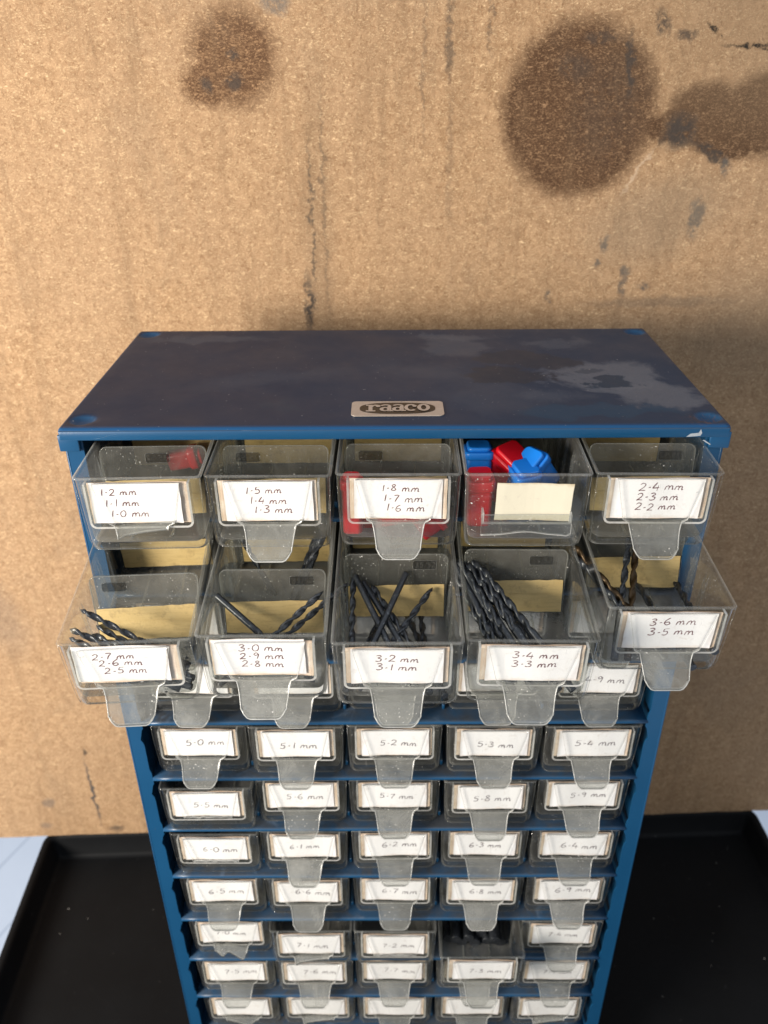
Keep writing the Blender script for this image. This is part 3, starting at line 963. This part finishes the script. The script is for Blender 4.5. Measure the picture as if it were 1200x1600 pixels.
BODY = body_mesh(); HOLDER = holder_mesh(); HOLDERB = holder_mesh(True)
HND = {k: handle_mesh(k, (1.0, 2.0)) for k in ('full', 'stub', 'jagged', 'worn', 'gone')}
HND['jagged2'] = handle_mesh('jagged', (3.3, .4)); HND['gone2'] = handle_mesh('gone', (2.2, .4))
DIV = divider_mesh(); MARK = [mark_mesh(0), mark_mesh(1)]
STRIP = [strip_mesh(1), strip_mesh(2), strip_mesh(3)]

def curl(x, w, seed): return -.35*max(0, abs(x)/w*2-.6)+.25*sin(x*.2+seed)
def card_mesh(w, h, mat, name, seed, notch=False):
    r = random.Random(seed); b = MB()
    nx_, nz_ = 10, 5; V = []
    for j in range(nz_+1):
        for i in range(nx_+1):
            x = -w/2+w*i/nx_; z = -h/2+h*j/nz_
            if j in (0, nz_): z += r.uniform(-.12, .12)
            if i in (0, nx_): x += r.uniform(-.12, .12)
            V.append((x, curl(x, w, seed), z))
    F = [(j*(nx_+1)+i, j*(nx_+1)+i+1, (j+1)*(nx_+1)+i+1, (j+1)*(nx_+1)+i) for j in range(nz_) for i in range(nx_)]
    b.add(V, F)
    V2 = [(x, y+.22, z) for x, y, z in V]
    b.add(V2, [f[::-1] for f in F])
    return b.mesh(name, [mat])
PAPERS = [card_mesh(38.8, 20.0, WHITE, 'label_paper', s) for s in range(5)]
CARDS = [card_mesh(43.0, 20.4, CREAM, 'label_backing', s+10) for s in range(4)]

def make_drawer(label, x, pull, zrim, tilt=0.0, yaw=0.0, handle='full', lines=(), ink=INK, size=3.6, pitch=5.0,
                dividers=(), paper_dx=0.0, paper_rot=None, paper_z=None, old=False, seed=0, slope=0.0, wide=1.36):
    r = random.Random(seed*13+5)
    d = link('clear_drawer', None, None, (x, -pull, zrim), (tilt, 0, yaw))
    tag(d, label, 'drawer', 'clear plastic drawers in the blue cabinet')
    link('drawer_body', BODY, d)
    link('label_holder', HOLDERB if old else HOLDER, d)
    if not old:
        h = link('handle', HND[handle], d)
        if handle in ('gone', 'gone2'): h['label'] = 'window plate with its pull snapped off'
        if handle in ('stub', 'jagged', 'jagged2', 'worn'): h['label'] = 'broken stub of the pull'
    if old:
        yp = card_mesh(33.0, 19.0, YELLOW, 'label_paper', 77)
        link('label_paper', yp, d, (2.6, -2.3, -12.4), (radians(3), radians(1.0), 0))['label'] = 'blank yellowed paper'
    else:
        link('label_backing', CARDS[seed % 4], d, (.0+r.uniform(-.3, .3), -.2, -12.2), (0, radians(r.uniform(-.6, .6)), 0))
        pr = radians(r.uniform(-.9, .9)) if paper_rot is None else paper_rot
        pp = link('label_paper', PAPERS[seed % 5], d, (paper_dx+r.uniform(-.3, .3), -1.0, -11.9 if paper_z is None else paper_z), (0, pr, 0))
        if lines:
            m = MB()
            for (txt, tx, tz) in lines:
                tz -= .3
                write(m, txt, tx, tz, size*r.uniform(.92, 1.07), .40 if ink is INK else .50, r, 0, slope, wide)
            m.v = [(x_, curl(x_, 38.8, seed % 5)-.06, z_) for x_, y_, z_ in m.v]
            link('writing', m.mesh('writing', [ink]), pp)
    for di, (ly, lean, mk, mx) in enumerate(dividers):
        dv = link('divider', DIV, d, (0, ly, 0), (lean, 0, 0))
        link('size_mark', MARK[mk], dv, (mx, -.85, -6.4))
        link('masking_tape_strip', STRIP[(seed+di) % 3], dv)
    return d

# ------------------------------------------------------------------ rows
CX = [-112.0, -56.0, 0.6, 57.2, 113.6]
RZ = lambda row: H-9.1-PITCH*(row-1)
FR = 12.6  # text baseline helper
lean = radians(-15)
D = {}
# row 1 (pulled out about 28 mm)
D[1, 1] = make_drawer('clear drawer labelled 1.2, 1.1 and 1.0 mm, pull broken', -111.1, 31, H-9.8, radians(1), radians(1.4), 'stub',
    [('1.2 mm', -15.2, 4.2), ('1.1 mm', -14.0, -1.3), ('1.0 mm', -12.2, -6.6)], dividers=[(33, lean, 1, 2), (78, 0, 1, 0)], paper_dx=-1.2, seed=1, paper_rot=radians(.8), size=3.4)
D[1, 2] = make_drawer('clear drawer labelled 1.5, 1.4 and 1.3 mm, second in the top row', -55.1, 29, H-10.2, radians(1), radians(-.2), 'full',
    [('1.5 mm', -10.2, 4.0), ('1.4 mm', -8.8, -1.2), ('1.3 mm', -7.2, -5.9)], dividers=[(32, lean, 1, -13), (78, 0, 1, 0)], seed=2, size=3.5)
D[1, 3] = make_drawer('clear drawer labelled 1.8, 1.7 and 1.6 mm, middle of the top row', 1.8, 26, H-11.2, radians(1.2), radians(-.6), 'full',
    [('1.8 mm', -7.6, 4.2), ('1.7 mm', -6.8, -1.2), ('1.6 mm', -5.6, -5.9)], dividers=[(32, lean, 1, -13), (78, 0, 1, 0)], seed=3, size=3.6)
D[1, 4] = make_drawer('clear drawer with blank yellowed paper and no pull, holding red and blue cases', 57.9, 30, H-9.6, radians(.8), radians(-.9), 'none', dividers=[], old=True, seed=4)
D[1, 5] = make_drawer('clear drawer labelled 2.4, 2.3 and 2.2 mm, top right corner', 115.4, 27.5, H-10.8, radians(1), radians(-1.2), 'full',
    [('2.4 mm', -8.8, 4.4), ('2.3 mm', -9.2, -.5), ('2.2 mm', -9.2, -5.5)], dividers=[(32, lean, 1, 13), (78, 0, 1, 0)], seed=5, size=3.5)
T2 = radians(5.0)
D[2, 1] = make_drawer('clear drawer labelled 2.7, 2.6 and 2.5 mm, hanging out furthest left', -112.2, 77.5, H-PITCH-17.8, T2, radians(3.6), 'full',
    [('2.7 mm', -11.8, 2.9), ('2.6 mm', -9.7, -.8), ('2.5 mm', -8.0, -5.4)], dividers=[(46, lean, 0, -13.5), (94, 0, 0, 0)], paper_dx=-2.0, seed=6, paper_rot=radians(1.8), paper_z=-11.0, size=3.4)
D[2, 2] = make_drawer('clear drawer labelled 3.0, 2.9 and 2.8 mm, pulled out second from left', -56.4, 73.5, H-PITCH-18, T2, 0, 'full',
    [('3.0 mm', -8.6, 3.4), ('2.9 mm', -8.4, -1.0), ('2.8 mm', -8.0, -5.6)], dividers=[(46, lean, 0, 13.5), (94, 0, 0, 0)], paper_dx=-1.0, paper_z=-10.8, seed=7, size=3.5)
D[2, 3] = make_drawer('clear drawer labelled 3.2 and 3.1 mm, pulled out in the middle', .8, 78, H-PITCH-18.6, T2, radians(-.1), 'full',
    [('3.2 mm', -9.2, 2.6), ('3.1 mm', -9.0, -2.2)], dividers=[(62, lean, 0, 13.5), (110, 0, 0, 0)], seed=8, size=3.5)
D[2, 4] = make_drawer('clear drawer labelled 3.4 and 3.3 mm, pulled out and packed with dark bits', 57.0, 77, H-PITCH-18.4, T2, radians(-1.1), 'full',
    [('3.4 mm', -8.8, 3.4), ('3.3 mm', -8.8, -1.6)], dividers=[(64, lean, 0, 12), (110, 0, 0, 0)], seed=9, size=3.6)
D[2, 5] = make_drawer('clear drawer labelled 3.6 and 3.5 mm, hanging out at the right', 119.3, 59, H-PITCH-15.2, radians(3.6), radians(-.4), 'full',
    [('3.6 mm', -9.4, 3.6), ('3.5 mm', -9.4, -2.2)], dividers=[(64, lean, 0, 12), (110, 0, 0, 0)], seed=10, size=3.7)
ROWS = {
 3: [('', 'full', 0)]*5,
 4: [('', 'full', 0), ('', 'full', 1), ('', 'full', 0), ('', 'full', 0), ('4.9 mm', 'full', 2)],
 5: [('5.0 mm', 'full', 0), ('5.1 mm', 'full', .5), ('5.2 mm', 'full', 0), ('5.3 mm', 'full', 1), ('5.4 mm', 'full', 1.5)],
 6: [('5.5 mm', 'gone', 5), ('5.6 mm', 'full', 0), ('5.7 mm', 'full', 0), ('5.8 mm', 'full', .5), ('5.9 mm', 'full', 0)],
 7: [('6.0 mm', 'gone2', 2), ('6.1 mm', 'full', 0), ('6.2 mm', 'full', 0), ('6.3 mm', 'full', 0), ('6.4 mm', 'full', 0)],
 8: [('6.5 mm', 'full', 0), ('6.6 mm', 'full', 1), ('6.7 mm', 'full', 0), ('6.8 mm', 'full', 0), ('6.9 mm', 'full', 0)],
 9: [('7.0 mm', 'jagged', 0), ('7.1 mm', 'stub', 8), ('7.2 mm', 'gone', 9), ('7.3 mm', 'full', 25), ('7.4 mm', 'full', 1)],
 10: [('7.5 mm', 'full', 0), ('7.6 mm', 'full', 0), ('7.7 mm', 'full', 0), ('7.8 mm', 'full', 0), ('7.9 mm', 'full', 0)],
 11: [('8.0 mm', 'jagged2', 0), ('8.1 mm', 'stub', 0), ('8.2 mm', 'full', 0), ('8.3 mm', 'full', 0), ('8.4 mm', 'stub', 0)],
}
SAY3 = ['2.7 mm', '3.0 mm', '3.2 mm', '3.4 mm', '3.6 mm']
BELOW4 = ['5.0 mm', '5.1 mm', '5.2 mm', '5.3 mm', '5.4 mm']
rr = random.Random(21)
for row, cells in ROWS.items():
    for c, (txt, hd, pl) in enumerate(cells):
        if row == 3: lab = 'clear drawer mostly hidden under the pulled out %s drawer' % SAY3[c]
        elif row == 4 and not txt: lab = 'clear drawer just above the %s drawer, only its lower part showing' % BELOW4[c]
        elif row == 4: lab = 'clear drawer labelled 4.9 mm, under the hanging 3.6 mm drawer'
        elif row == 11: lab = ['clear drawer with snapped pull under the 7.5 mm drawer', 'clear drawer with cracked pull below the 7.6 mm drawer',
                               'clear drawer directly below the 7.7 mm drawer at the photo bottom', 'clear drawer at the photo bottom under the 7.3 mm drawer column',
                               'clear drawer with snapped pull directly below the 7.9 mm drawer'][c]
        elif row == 10 and c == 3: lab = 'clear drawer hidden behind the pulled out 7.3 mm drawer'
        else: lab = 'clear drawer labelled %s' % txt + {'gone': ' with its pull snapped off', 'gone2': ' with its pull snapped off', 'jagged': ' with a jagged broken pull', 'stub': ' with a short broken pull', 'full': ' with whole clear pull' if pl < 20 else ', pulled out to show thick drill ends'}[hd]
        wr = []
        if txt and not (row == 10 and c == 3) and row != 11: wr = [(txt, -9.0+rr.uniform(-1.2, 1.2), -2.2+rr.uniform(-.8, .8))]
        ti = 0.0
        D[row, c+1] = make_drawer(lab, CX[c]+rr.uniform(-.4, .4), -2.2+pl+rr.uniform(-.7, .7)-(4.5 if row == 4 else 0), RZ(row)-(.0 if pl < 20 else 2.2)-rr.uniform(0, .4), radians(1.8) if pl > 20 else 0, radians(rr.uniform(-.7, .7)), hd, wr, ink=GREYINK,
            size=4.2, seed=row*7+c, dividers=[(78, 0, 0, 0)] if pl > 20 else [], slope=rr.uniform(-.05, .02), wide=1.36)

# ================================================================== drill bits
def drill_mesh(R_, L, mat, flute=.62, seed=0, tip=True):
    """twist drill along z, shank at -L/2, point at +L/2"""
    b = MB(); n = 22; N = 110; rings = []
    for k in range(N+1):
        s = k/N; z = -L/2+L*s
        f = max(0, min(1, (s-(1-flute))/.05))
        tw = (s*L)/(R_*2*3.1)*2*pi*.5*1.15
        taper = 1.0
        if s > .965: taper = max(.05, (1-s)/.035)
        ring = []
        for i in range(n):
            a = 2*pi*i/n
            q = abs(cos(a-tw))          # two flutes
            g = 1-.55*f*min(1, max(0, (q-.52)/.30))**.75-.06*f*(1 if .30 < (cos(2*(a-tw)-1.2)*.5+.5) < .75 else 0)
            ring.append((R_*g*taper*cos(a), R_*g*taper*sin(a), z))
        rings.append(ring)
    b.rings(rings, mi=0, smooth=True)
    return b.mesh('drill_bit', [mat])
B3 = drill_mesh(1.55, 62, STEEL); B3S = drill_mesh(1.5, 62, STEEL, .12); B35 = drill_mesh(1.75, 68, STEEL); B35B = drill_mesh(1.75, 66, BRONZE); B27 = drill_mesh(1.5, 54, STEEL)
B3G = drill_mesh(1.6, 66, BRIGHT, .30)

bpy.context.view_layer.update()
def place_bit(me, drawer, a, c, label, group):
    """a = shank end, c = point end, in the drawer's own millimetres"""
    a = Vector(a); c = Vector(c)
    q = (c-a).to_track_quat('Z', 'Y')
    M = drawer.matrix_world @ Matrix.Translation((a+c)*.5*S) @ q.to_matrix().to_4x4() @ Matrix.Rotation(random.uniform(0, 6), 4, 'Z')
    o = bpy.data.objects.new('drill_bit', me); COL.objects.link(o)
    o.matrix_world = M
    return tag(o, label, 'drill bit', group)
def ext(a, c, L):
    """points on the line a->c, starting at a, with length L"""
    a = Vector(a); c = Vector(c); d = (c-a).normalized()
    return a, a+d*L
# 3.2/3.1 drawer
g = 'drill bits in the 3.2 mm drawer'; d = D[2, 3]
def b23(xt, xb, me, up, lab, yt=50, zt=-14.5, yb=6, zb=-33, L=62):
    lo, hi = ext((xb, yb, zb), (xt, yt, zt), L)
    if up == 'tip': place_bit(me, d, lo, hi, lab, g)
    else: place_bit(me, d, hi, lo, lab, g)
b23(-20.5, -20.5, B3, 'tip', 'fluted black drill bit standing at the left wall of the 3.2 mm drawer', zt=-16)
b23(-15.5, 6, B3S, 'shank', 'plain dark shank leaning right, leftmost pair in the 3.2 mm drawer', zt=-15)
b23(-11.5, 14, B3S, 'shank', 'dark shank beside the leftmost plain shank in the 3.2 mm drawer', zt=-17)
b23(-8, 19, B3, 'tip', 'fluted bit between plain shanks in the 3.2 mm drawer', zt=-17.5)
b23(1.0, -20, B3S, 'shank', 'tallest plain black shank leaning right over others in the 3.2 mm drawer', zt=-13.0)
b23(14, -17, B3, 'tip', 'fluted black bit pointing up to the right in the 3.2 mm drawer', zt=-17.5)
for k, (a_, c_) in enumerate((((-22, 8, -33.4), (-6, 58, -33.4)), ((20, 5, -33.4), (4, 60, -33.4)), ((14, 7, -33.4), (12, 60, -33)))):
    place_bit(B3, d, a_, tuple(ext(a_, c_, 56)[1]), 'black drill bit lying flat on the floor of the 3.2 mm drawer', g)
# 3.4/3.3 drawer
g = 'drill bits in the 3.4 mm drawer'; d = D[2, 4]
r_ = random.Random(4)
for k in range(13):
    xt = -24+k*1.15+r_.uniform(-.8, .8); xb = -3+k*1.85+r_.uniform(-4, 4)
    lay = k % 3
    lo, hi = ext((xb, 6+lay*1.5, -33.0+lay*2.4), (xt, 50+r_.uniform(-2, 3), -16.5+lay*2.6), 64)
    if k == 6: place_bit(B3G, d, hi, lo, 'single bright golden shank among the black bits of the 3.4 mm drawer', g)
    elif lay == 1: place_bit(B35, d, hi, lo, 'black drill bit in the slanting bundle of the 3.4 mm drawer', g)
    else: place_bit(B35, d, lo, hi, 'black drill bit in the slanting bundle of the 3.4 mm drawer', g)
# 2.7 drawer
g = 'drill bits in the 2.7 mm drawer'; d = D[2, 1]
for k, (xt, yt, zt, xb, yb, zb) in enumerate(((-21, 27, -7.5, 20, 17, -31), (-20.5, 19, -14, 18, 10, -32), (-19.5, 17, -19, 17, 5, -33.4), (-12, 26, -26, 22, 9, -32), (-12, 16, -29, 22, 6, -33.4), (-10, 30, -27, 21, 12, -33.4), (-14, 24, -30, 23, 8, -30))):
    lo, hi = ext((xb, yb, zb), (xt, yt, zt), 52)
    place_bit(B27, d, lo, hi, ['uppermost black fluted bit slanting across the 2.7 mm drawer', 'second black fluted bit under the uppermost in the 2.7 mm drawer'][k] if k < 2 else 'black drill bit in the heap of the 2.7 mm drawer', g)
# 3.0 drawer
g = 'drill bits in the 3.0 mm drawer'; d = D[2, 2]
lo, hi = ext((20, 6, -32.5), (-18, 34, -15.5), 60); place_bit(B3, d, hi, tuple(lo), 'black bit with its shank up at the left of the 3.0 mm drawer', g)
lo, hi = ext((-21, 5, -33), (19, 34, -10), 60); place_bit(B3, d, lo, tuple(hi), 'black bit pointing up right in the 3.0 mm drawer', g)
lo, hi = ext((-6, 20, -33.2), (23, 38, -16), 42); place_bit(B3, d, lo, tuple(ext(lo, hi, 46)[1]), 'black bit against the right wall of the 3.0 mm drawer', g)
for k in range(5):
    a_ = (4+k*1.2, 54+k*2.2, -33+k*.9); c_ = (16+k*1.9, 88, -15+k*2.3)
    place_bit(B3, d, a_, tuple(ext(a_, c_, 46)[1]), 'black drill bit in the rear bundle of the 3.0 mm drawer', g)
place_bit(B3, d, (-6, 70, -33), (-21.5, 82, -6), 'single black bit leaning left in the rear of the 3.0 mm drawer', g)
# 3.6 drawer
g = 'drill bits in the 3.6 mm drawer'; d = D[2, 5]
lo, hi = ext((2, 8, -33), (-24, 40, -14), 60); place_bit(B35, d, tuple(lo), tuple(hi), 'dark bit slanting to the left wall of the 3.6 mm drawer', g)
lo, hi = ext((4, 12, -33), (-25, 44, -10.5), 58); place_bit(B35B, d, tuple(lo), tuple(hi), 'bronze coloured bit slanting left in the 3.6 mm drawer', g)
lo, hi = ext((-19, 6, -33), (-6, 52, -9.5), 64); place_bit(B35, d, tuple(lo), tuple(hi), 'black fluted bit standing upright in the 3.6 mm drawer', g)
lo, hi = ext((-13, 6, -33), (-1.5, 54, -10.0), 62); place_bit(B35B, d, tuple(lo), tuple(hi), 'bronze fluted bit standing beside the black one in the 3.6 mm drawer', g)
place_bit(B35, d, (13, 5, -33), (2, 58, -30), 'dark bit lying on the floor at the right of the 3.6 mm drawer', g)
place_bit(B35, d, (22, 5, -24), (22.5, 58, -30), 'dark bit along the right wall of the 3.6 mm drawer', g)
# 7.3 drawer
g = 'thick drill bits in the 7.3 mm drawer'; d = D[9, 4]
B7S = drill_mesh(3.65, 46, STEEL, .3)
for k in range(9):
    x_ = -19.0+(k % 5)*9.0+(4.5 if k >= 5 else 0); z_ = -31.2+(6.6 if k >= 5 else 0); y_ = 29+r_.uniform(-3, 4)
    place_bit(B7S, d, (x_, y_, z_), (x_, y_+46, z_), 'thick black drill bit end showing in the 7.3 mm drawer', g)

# ================================================================== red and blue plastic cases
def case_mesh(w, dp, h, cap, mat, sticker=False):
    """small drill case: slim box body and a wider lipped cap, standing along z"""
    b = MB()
    b.rbox(-w/2, w/2, -dp/2, dp/2, -h/2, h/2-cap, 2.2, .8, 0)
    return b.mesh('case_body', [mat])
def case(mat, w, dp, h, cap, loc, rot, drawer, label, sticker=False):
    root = bpy.data.objects.new('drill_case', None); COL.objects.link(root)
    root.matrix_world = drawer.matrix_world @ Matrix.Translation(Vector(loc)*S) @ Euler(tuple(radians(a) for a in rot)).to_matrix().to_4x4()
    tag(root, label, 'case', 'red and blue plastic cases in the top drawers')
    b = MB(); b.rbox(-w/2, w/2, -dp/2, dp/2, -h/2, h/2-cap+1, 2.4, .9, 0); link('case_body', b.mesh('case_body', [mat]), root)
    b = MB(); b.rbox(-w/2-.9, w/2+.9, -dp/2-.9, dp/2+.9, h/2-cap, h/2-cap*.35, 2.8, .8); b.rbox(-w/2+.4, w/2-.4, -dp/2+.4, dp/2-.4, h/2-cap*.4, h/2, 2.6, .9)
    link('case_cap', b.mesh('case_cap', [mat]), root)
    if sticker:
        b = MB(); b.box(-w/2-1.05, -w/2-.93, -dp/2+.8, dp/2-.8, h/2-cap+.5, h/2-cap*.44, 0); b.box(-w/2+1, w/2-1, -dp/2-1.05, -dp/2-.93, h/2-cap+.5, h/2-cap*.44, 0)
        rnd = random.Random(9)
        st = link('sticker', b.mesh('sticker', [WHITE]), root)
    return root
d = D[1, 4]
case(RED, 11.5, 11, 27, 8, (-19.0, 19.5, -22.0), (3, 0, 4), d, 'tall red case at the front left of the blank drawer')
case(BLUE, 12, 12, 24, 6, (-18.5, 35.5, -15.0), (-4, 0, 0), d, 'blue case at the rear left of the blank drawer')
case(RED, 15, 15, 26, 7, (-5.5, 35.5, -17.0), (24, 0, 43), d, 'large red case between two blue ones in the blank drawer')
case(BLUE, 12, 13, 22, 7, (9.0, 32, -15.0), (38, 0, -52), d, 'bright blue case with white sticker in the blank drawer', True)
case(BLUE, 12, 12, 15, 6, (1.5, 24.5, -15.0), (14, 0, 24), d, 'blue case in the front centre of the blank drawer')
d = D[1, 3]
case(RED, 9, 7, 30, 7, (-21.0, 8.5, -19.5), (0, 0, 0), d, 'red case upright at the left wall of the 1.8 mm drawer')
case(RED, 8, 9, 40, 8, (-2, 17, -31.0), (0, 78, 0), d, 'red case lying along the floor of the 1.8 mm drawer')
case(RED, 10, 9, 14, 5, (15, 9, -30.0), (0, 60, 20), d, 'short red case at the front right of the 1.8 mm drawer')
d = D[1, 1]
case(RED, 10, 8, 18, 7, (6, 68, -25.0), (0, 80, 0), d, 'red case behind the divider of the 1.2 mm drawer')
d = D[1, 2]

# curled steel swarf heaped in the right front corner of the 2.7 drawer
sw = MB(); rs = random.Random(31)
for k in range(110):
    x = 21-abs(rs.gauss(0, 4.0)); y = 5+abs(rs.gauss(0, 9)); z = -35+abs(rs.gauss(0, 3.2))+max(0, (x-14))*.9
    R0 = rs.uniform(.5, 1.3); a0 = rs.uniform(0, 6); tl = rs.uniform(-.6, .6)
    n = rs.randint(7, 13)
    pts = [(min(24.2, x+R0*cos(a0+j*.7)), y+R0*sin(a0+j*.7)*.8, z+tl*j*.35) for j in range(n)]
    sw.tube(pts, rs.uniform(.10, .18), 4, 0)
o = link('steel_swarf', sw.mesh('steel_swarf', [STEEL]))
o.matrix_world = D[2, 1].matrix_world.copy()
tag(o, 'dark curly steel swarf heaped in the corner of the 2.7 mm drawer', 'swarf', kind='stuff')
